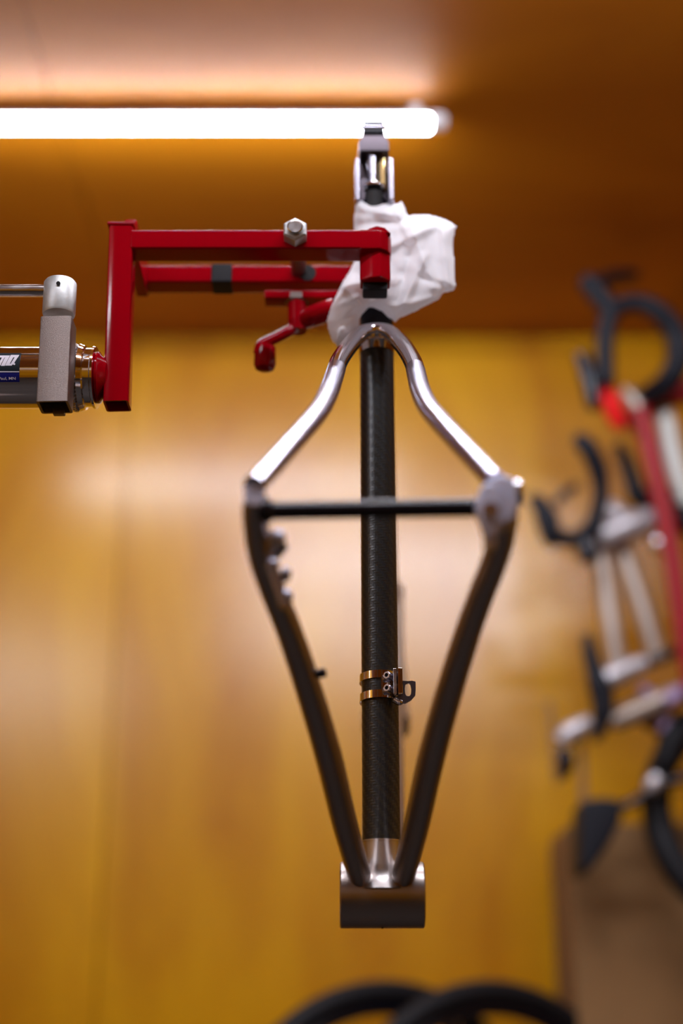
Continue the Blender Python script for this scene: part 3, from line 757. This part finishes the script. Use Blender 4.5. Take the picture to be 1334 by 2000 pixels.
# ------------------------------------------------------------------ the white cloth wrapped round the seatpost
def cloth():
    out = [(693, 392), (704, 388), (722, 394), (745, 392), (768, 396), (786, 394), (792, 404), (797, 419), (812, 418), (832, 417), (850, 420), (870, 427),
           (884, 434), (892, 443), (889, 458), (886, 480), (889, 505), (890, 530), (892, 560), (886, 570), (866, 574), (858, 586), (835, 598), (808, 612), (784, 622),
           (772, 630), (758, 622), (744, 610), (722, 601), (712, 612), (704, 622), (703, 640), (692, 655), (672, 668), (660, 678), (648, 668), (640, 648), (636, 626), (642, 606), (650, 586),
           (660, 566), (670, 546), (684, 524), (692, 505), (690, 470), (689, 430)]
    def inside(x_, y_):
        c = False; n = len(out); j = n - 1
        for i in range(n):
            xi, yi = out[i]; xj, yj = out[j]
            if (yi > y_) != (yj > y_) and x_ < (xj - xi) * (y_ - yi) / (yj - yi) + xi: c = not c
            j = i
        return c
    def dist(x_, y_):
        best = 1e9; n = len(out)
        for i in range(n):
            ax_, ay = out[i]; bx, by = out[(i + 1) % n]; dx, dy = bx - ax_, by - ay
            t = max(0, min(1, ((x_ - ax_) * dx + (y_ - ay) * dy) / (dx * dx + dy * dy + 1e-9)))
            best = min(best, math.hypot(x_ - ax_ - t * dx, y_ - ay - t * dy))
        return best
    # creases: (x0,y0,x1,y1, width px, height m) positive = towards the lens
    creases = [(700, 402, 780, 425, 12, .006), (700, 440, 790, 430, 14, -.006), (770, 400, 800, 470, 10, .006), (795, 425, 870, 440, 12, -.004),
               (800, 440, 850, 560, 16, .007), (765, 480, 850, 440, 14, .006), (862, 440, 880, 560, 12, .006), (800, 500, 770, 610, 12, -.005),
               (780, 545, 715, 600, 9, .009), (850, 585, 760, 600, 12, .005), (820, 540, 880, 565, 10, -.005), (790, 590, 830, 500, 12, .006),
               (670, 560, 712, 600, 10, .008), (650, 600, 700, 580, 9, .007), (690, 520, 675, 560, 9, .006), (650, 640, 695, 610, 10, -.005), (660, 670, 700, 640, 10, .006), (720, 560, 760, 560, 16, -.010)]
    def crease(x_, y_):
        s_ = 0
        for a_, b_, c_, d_, w_, h_ in creases:
            dx, dy = c_ - a_, d_ - b_; t = max(0, min(1, ((x_ - a_) * dx + (y_ - b_) * dy) / (dx * dx + dy * dy)))
            q_ = math.hypot(x_ - a_ - t * dx, y_ - b_ - t * dy) / w_
            s_ += h_ * max(0, 1 - q_) ** 1.3
        return s_
    step = 3.0
    bm = bmesh.new(); grid = {}
    xs_ = [632 + step * i for i in range(int(264 / step) + 1)]; ys_ = [384 + step * i for i in range(int(300 / step) + 1)]
    cells = [(i, j) for i in range(len(xs_) - 1) for j in range(len(ys_) - 1) if inside(xs_[i] + step / 2, ys_[j] + step / 2)]
    cs_ = set(cells)
    def snap(x_, y_):
        """pull boundary grid points on to the outline"""
        best = 1e9; bp_ = (x_, y_); n = len(out)
        for i in range(n):
            ax_, ay = out[i]; bx, by = out[(i + 1) % n]; dx, dy = bx - ax_, by - ay
            t = max(0, min(1, ((x_ - ax_) * dx + (y_ - ay) * dy) / (dx * dx + dy * dy + 1e-9)))
            d_ = math.hypot(x_ - ax_ - t * dx, y_ - ay - t * dy)
            if d_ < best: best = d_; bp_ = (ax_ + t * dx, ay + t * dy)
        return bp_
    mid_base = 1.204
    for side in (0, 1):
        for (i, j) in cells:
            for (a_, b_) in ((i, j), (i + 1, j), (i + 1, j + 1), (i, j + 1)):
                edge = not all((a_ - p, b_ - q_) in cs_ for p in (0, 1) for q_ in (0, 1))
                key = (a_, b_, 2 if edge else side)
                if key in grid: continue
                x_, y_ = xs_[a_], ys_[b_]
                if edge: x_, y_ = snap(x_, y_)
                dd_ = 0 if edge else dist(x_, y_)
                puff = 1 - math.exp(-dd_ / 9.0)
                # the part round the post is a sleeve, the part to the right a loose flap of folded cloth
                flap = max(0, min(1, (x_ - 770) / 40)); low = max(0, min(1, (y_ - 535) / 30)) * (1 - flap)
                n1 = mnoise.noise(Vector((x_ / 34, y_ / 34, 1.7 + side * 5))); n2 = abs(mnoise.noise(Vector((x_ / 15, y_ / 19, 4.2 + side * 3))))
                if side == 0:
                    base_ = .0200 * (1 - flap) + .0165 * flap + .012 * low
                    yy = mid_base - puff * base_ - flap * .010 - crease(x_, y_) * puff * .85 - (n1 * .003 + n2 * .0012) * puff
                    if y_ < 545 and 690 < x_ < 770 and y_ > 432: yy = max(yy, YA + .0185)
                    else: yy = max(yy, YA + .004 if x_ > 772 or y_ > 548 else YA + .012)
                else:
                    yy = mid_base + puff * (.0125 + .004 * low) - flap * .008 + crease(y_ + 250, x_ - 300) * puff + (n1 * .004 + n2 * .003) * puff
                    if x_ < 775: yy = min(yy, YR - .014) if y_ < 590 else yy
                if edge: yy = mid_base - flap * .010 - low * .006 + n1 * .004
                grid[key] = bm.verts.new(W(x_, y_, yy))
            def G_(a_, b_):
                edge = not all((a_ - p, b_ - q_) in cs_ for p in (0, 1) for q_ in (0, 1))
                return grid[(a_, b_, 2 if edge else side)]
            f = [G_(i, j), G_(i + 1, j), G_(i + 1, j + 1), G_(i, j + 1)]
            if len(set(f)) == 4:
                try: bm.faces.new(f if side == 0 else f[::-1])
                except ValueError: pass
    for _ in range(3): bmesh.ops.smooth_vert(bm, verts=[v for v in bm.verts if not v.is_boundary], factor=.5, use_axis_x=True, use_axis_y=True, use_axis_z=True)
    bmesh.ops.recalc_face_normals(bm, faces=bm.faces[:])
    me = bpy.data.meshes.new('shop_cloth')
    c = W(740, 500, 1.196)
    for v in bm.verts: v.co -= c
    bm.to_mesh(me); bm.free()
    for p in me.polygons: p.use_smooth = True
    me.materials.append(CLOTH)
    o = bpy.data.objects.new('shop_cloth', me); COL.objects.link(o); o.location = c
    sb = o.modifiers.new('s', 'SUBSURF'); sb.levels = 1; sb.render_levels = 1
    tag(o, 'crumpled white cloth wrapped round the seatpost between the red clamp jaws', 'cloth')
    return o
cloth()

# ------------------------------------------------------------------ bicycles stored at the right wall
def pt_(l, Y): return [W(a[0], a[1], (a[2] if len(a) > 2 else Y)) for a in l]
def rp(l, Y, seg=18, sub=6):
    """l = (px, py, radius px[, Y])"""
    P = [W(a[0], a[1], a[3] if len(a) > 3 else Y) for a in l]
    return MB().tube(P, [a[2] * 1.12 * PX(p) for a, p in zip(l, P)], seg, sub)
def wheel(c, axis, Rw, par, tire_r=.014, name='wheel', spokes=20):
    w_ = MB().torus(c, axis, Rw - .016, .0085, 64, 10).build(name, BLACK, par)
    MB().torus(c, axis, Rw, tire_r, 72, 14).build('tire', RUBBER, w_)
    ax_ = Vector(axis).normalized()
    MB().lathe([(-.05, .008), (-.035, .022), (-.03, .014), (.03, .014), (.035, .022), (.05, .008)], c, ax_, 24).build('hub', STEEL, w_)
    ref = Z if abs(ax_.z) < .9 else X
    a_ = (ref - ax_ * ref.dot(ax_)).normalized(); b_ = ax_.cross(a_); sp = MB()
    for k in range(spokes):
        t = 2 * math.pi * k / spokes; d_ = a_ * math.cos(t) + b_ * math.sin(t)
        sp.tube([Vector(c) + d_ * .02 + ax_ * (.03 if k % 2 else -.03), Vector(c) + d_ * (Rw - .02)], .0011, 6)
    sp.build('spokes', STEEL, w_)['kind'] = 'stuff'
    return w_

# storage pole, just outside the picture, that carries the three bicycles
polex = .965
pole = thing('storage_pole', 'floor to ceiling storage pole at the right edge, carrying the bicycles', 'bike rack', (polex, 2.80, 0))
MB().lathe([(0, .05), (.02, .05), (.021, .022), (CEIL - .02, .022), (CEIL - .019, .045), (CEIL - .001, .045)], Vector((polex, 2.80, 0)), Z, 28).build('pole', BLACK, pole)

# --- red road bicycle, topmost
YA1 = 2.42
redbike = thing('road_bicycle', 'red road bicycle with black drop bars hanging topmost at the right edge', 'bicycle', W(1300, 900, YA1), 'bicycles stored at the right wall')
P = redbike
hb = rp([(1238, 780, 15, 2.50), (1275, 768, 20, 2.46), (1310, 738, 22, 2.42), (1327, 692, 22, 2.40), (1316, 645, 20, 2.39), (1285, 608, 18, 2.38), (1245, 592, 16, 2.38), (1207, 600, 16, 2.38), (1188, 625, 16, 2.38), (1182, 680, 17, 2.39), (1184, 748, 17, 2.40)], YA1).build('handlebar', TAPE, P)
rp([(1196, 612, 18), (1174, 582, 19), (1155, 558, 20), (1141, 544, 15)], 2.38).build('brake_hood', TAPE, P)
rp([(1160, 552, 8, 2.44), (1200, 541, 13, 2.52), (1240, 536, 10, 2.58)], 2.5).build('brake_hood', TAPE, P)
rp([(1134, 692, 12, 2.42), (1144, 715, 16, 2.42), (1152, 745, 17, 2.42), (1157, 780, 14, 2.42), (1158, 800, 9, 2.42)], 2.42).build('brake_lever', BLACK, P)
rp([(1170, 738, 11), (1184, 765, 18), (1196, 795, 20), (1206, 822, 15), (1212, 838, 8)], 2.43).build('headset_light', BRIGHTRED, P, 'bright red lamp on the front of the head tube')
rp([(1218, 762, 10), (1234, 780, 14), (1246, 798, 14)], 2.48).build('stem', GREYMETAL, P, 'grey stem')
rp([(1240, 775, 14), (1246, 815, 17), (1250, 842, 15)], 2.49).build('head_tube', REDBIKE, P)
rp([(1215, 825, 15), (1248, 808, 20), (1334, 768, 20), (1560, 700, 18)], 2.52).build('top_tube', REDBIKE, P)
rp([(1248, 800, 19), (1266, 860, 18), (1285, 945, 18), (1312, 1080, 17), (1334, 1230, 17), (1352, 1350, 14)], 2.45).build('down_tube', REDBIKE, P)
rp([(1298, 800, 13), (1308, 860, 15), (1322, 920, 16), (1346, 985, 15)], 2.50).build('fork', PALE, P, 'pale grey fork')
rp([(1312, 990, 10), (1332, 1010, 26), (1380, 1040, 24)], 2.50).build('crown', RUBBER, P)
rp([(1560, 700, 13), (1545, 900, 13), (1520, 1120, 13)], 2.52).build('seat_tube', REDBIKE, P)
rp([(1352, 1350, 14, 2.45), (1430, 1260, 13, 2.49), (1520, 1120, 13, 2.52)], 2.5).build('chain_stay', REDBIKE, P)
# --- silver road bicycle below it
YB1 = 2.50
silverbike = thing('road_bicycle', 'silver road bicycle with black drop bars hanging below the red one', 'bicycle', W(1230, 1060, YB1), 'bicycles stored at the right wall')
P = silverbike
rp([(1128, 862, 12, 2.40), (1150, 880, 17, 2.40), (1166, 912, 18, 2.41), (1174, 955, 15, 2.42), (1168, 1000, 15, 2.43), (1152, 1038, 18, 2.44), (1120, 1054, 15, 2.46), (1090, 1048, 15, 2.46)], YB1).build('handlebar', TAPE, P)
rp([(1034, 970, 8), (1054, 985, 16), (1068, 1014, 21), (1076, 1045, 19), (1080, 1068, 9)], 2.45).build('brake_hood', TAPE, P)
rp([(1085, 985, 7), (1105, 962, 9), (1128, 948, 8)], 2.62).build('brake_lever', BLACK, P)
rp([(1120, 856, 8), (1140, 862, 14), (1158, 880, 14)], 2.40).build('brake_hood', TAPE, P)
rp([(1142, 1058, 16), (1150, 1082, 20), (1158, 1096, 13)], 2.42).build('brake_lever', BLACK, P)
rp([(1205, 868, 9), (1222, 900, 14), (1236, 940, 16), (1250, 970, 20), (1296, 975, 18), (1315, 960, 12)], 2.56).build('handlebar_far_end', TAPE, P)
rp([(1158, 1058, 24), (1185, 1046, 28), (1230, 1028, 27), (1262, 1016, 22), (1280, 1006, 15)], 2.48).build('stem', SILVERPART, P)
rp([(1188, 985, 13), (1206, 1008, 20), (1225, 1030, 20)], 2.50).build('stem_clamp', SILVERPART, P)
MB().torus(W(1164, 1046, 2.46), (.75, -.6, .1), .024, .006, 36, 10).build('stem_cap', ALU, P)
rp([(1172, 1080, 18), (1183, 1150, 18), (1194, 1220, 18), (1206, 1300, 15)], 2.50).build('fork_blade', GREYMETAL, P)
rp([(1212, 1070, 18), (1234, 1130, 18), (1258, 1200, 18), (1284, 1290, 15)], 2.52).build('fork_blade', GREYMETAL, P)
rp([(1276, 1050, 10), (1298, 1070, 15), (1308, 1080, 12)], 2.50).build('brake_caliper', STEEL, P)
rp([(1270, 1010, 14), (1400, 960, 14), (1540, 920, 13)], 2.56).build('top_tube', GREYMETAL, P)
# --- black city bicycle, lowest
citybike = thing('city_bicycle', 'dark bicycle with silver bars and black pedals hanging lowest at the right edge', 'bicycle', W(1230, 1400, YB1), 'bicycles stored at the right wall')
P = citybike
rp([(1184, 1328, 19), (1204, 1318, 20), (1235, 1304, 17), (1262, 1294, 14)], 2.46).build('stem', SILVERPART, P)
rp([(1258, 1298, 9), (1300, 1282, 9), (1345, 1262, 9), (1480, 1225, 9)], 2.50).build('handlebar', BLACK, P)
rp([(1146, 1240, 9), (1156, 1290, 15), (1172, 1340, 22), (1178, 1385, 20), (1170, 1425, 13), (1165, 1448, 6)], 2.46).build('handlebar_grip', TAPE, P)
rp([(1190, 1412, 17), (1235, 1392, 21), (1280, 1374, 19), (1330, 1354, 18), (1420, 1330, 14), (1540, 1305, 13)], 2.52).build('top_tube', GREYMETAL, P)
rp([(1250, 1340, 8), (1275, 1365, 12), (1300, 1395, 12), (1300, 1430, 12)], 2.54).build('fork_crown', LILAC, P)
rp([(1300, 1372, 12), (1334, 1352, 14), (1370, 1350, 14)], 2.49).build('bell', LILAC, P)
rp([(1095, 1450, 14), (1112, 1432, 18), (1134, 1420, 17), (1152, 1408, 12)], 2.46).build('crank_end', SILVERPART, P)
rp([(1098, 1462, 10), (1104, 1482, 16), (1104, 1500, 13), (1094, 1522, 6)], 2.46).build('pedal', BLACK, P)
rp([(1072, 1370, 6), (1078, 1420, 7), (1084, 1480, 7), (1088, 1530, 4)], 2.62).build('brake_cable', BENCH, P)
rp([(1135, 1420, 5), (1138, 1500, 7), (1140, 1580, 8), (1144, 1640, 8)], 2.50).build('saddle_strap', BENCH, P)
sd = [(1134, 1562), (1180, 1556), (1218, 1562), (1216, 1600), (1196, 1640), (1172, 1676), (1150, 1706), (1132, 1706), (1133, 1630)]
px_prism(sd, 2.46, .10, .010).build('saddle', TAPE, P, 'black saddle')
rp([(1196, 1582, 9), (1230, 1570, 9), (1262, 1552, 9), (1300, 1530, 9), (1420, 1500, 10)], 2.50).build('seat_post', BLACK, P)
rp([(1268, 1546, 10), (1276, 1532, 15), (1286, 1518, 13)], 2.46).build('hub_cap', SILVERPART, P)
rp([(1246, 1396, 14), (1285, 1412, 20), (1315, 1440, 16)], 2.58).build('mudguard', BENCH, P)
rp([(1345, 1400, 20), (1318, 1440, 26), (1300, 1480, 22), (1292, 1508, 14)], 2.54).build('chain_case', RUBBER, P)
wc = W(1500, 1600, 2.56)
wheel(wc, (.10, -1, .25), PX(wc) * 222, P, .027)
# arms from the pole to the three bicycles
for (a, b, Yq) in ((1540, 707, 2.52), (1530, 922, 2.56), (1520, 1310, 2.52)):
    e = W(a, b, Yq); MB().tube([Vector((polex, 2.80, e.z - .024)), Vector((e.x, e.y + .01, e.z - .024)), e + Vector((0, -.02, -.020)), e + Vector((0, -.035, .01))], .007, 14).build('cradle_arm', BLACK, pole)

# ------------------------------------------------------------------ carton, bench and the two wheels below
cx_ = W(1118, 1800, 2.66).x; ct = W(1200, 1612, 2.66).z
carton = thing('bike_carton', 'tall brown cardboard carton standing at the far wall, bottom right', 'box', (cx_ + .235, 2.78, 0))
MB().box((cx_ + .235, 2.78, ct / 2), (.47, .24, ct - .002), bevel=.006).build('carton_body', CARTON, carton)
MB().box((cx_ + .235, 2.78, ct + .001), (.46, .232, .004), bevel=.001).build('carton_flap', CARTON, carton)
MB().box((cx_ + .235, 2.658, ct - .06), (.07, .002, .12)).build('packing_tape', TAPEBR, carton)
# bench that carries the wheels
RW = .335
wt = W(738, 1909, 2.60)
bench_z = wt.z - 2 * RW - .004
bench = thing('work_bench', 'low wooden bench under the two wheels at the far wall', 'bench', (wt.x, 2.62, 0))
MB().box((wt.x - .10, 2.62, bench_z - .02), (.86, .56, .04), bevel=.004).build('bench_top', BENCH, bench)
for sx_ in (-1, 1):
    for sy in (-1, 1):
        MB().box((wt.x - .10 + sx_ * .38, 2.62 + sy * .22, (bench_z - .04) / 2), (.06, .06, bench_z - .041), bevel=.003).build('leg', BENCH, bench)
for (px_, Yq, yaw, lab) in ((755, 2.60, 28, 'black bicycle wheel under the frame, left of the pair'), (958, 2.60, 28, 'black bicycle wheel under the frame, right of the pair')):
    top = W(px_, 1909, Yq); c = top - Z * (RW - .0)
    a_ = R(yaw)
    t = thing('bicycle_wheel', lab, 'wheel', (c.x, c.y, c.z), 'wheels leaning under the frame')
    r_ = RW - .021; axis = Vector((math.sin(a_), -math.cos(a_), 0))
    c = Vector((c.x, c.y, bench_z + RW + .001))
    MB().torus(c, axis, r_, .0205, 96, 16).build('tire', RUBBER, t)
    MB().torus(c, axis, r_ - .028, .011, 96, 10).build('rim', BLACK, t)
    MB().lathe([(-.05, .008), (-.035, .022), (-.03, .014), (.03, .014), (.035, .022), (.05, .008)], c, axis, 24).build('hub', STEEL, t)
    aa = Z; bb = axis.cross(aa)
    for k in range(24):
        th = 2 * math.pi * k / 24; d_ = aa * math.cos(th) + bb * math.sin(th)
        MB().tube([c + d_ * .02 + axis * (.03 if k % 2 else -.03), c + d_ * (r_ - .03)], .001, 6).build('spoke', STEEL, t)
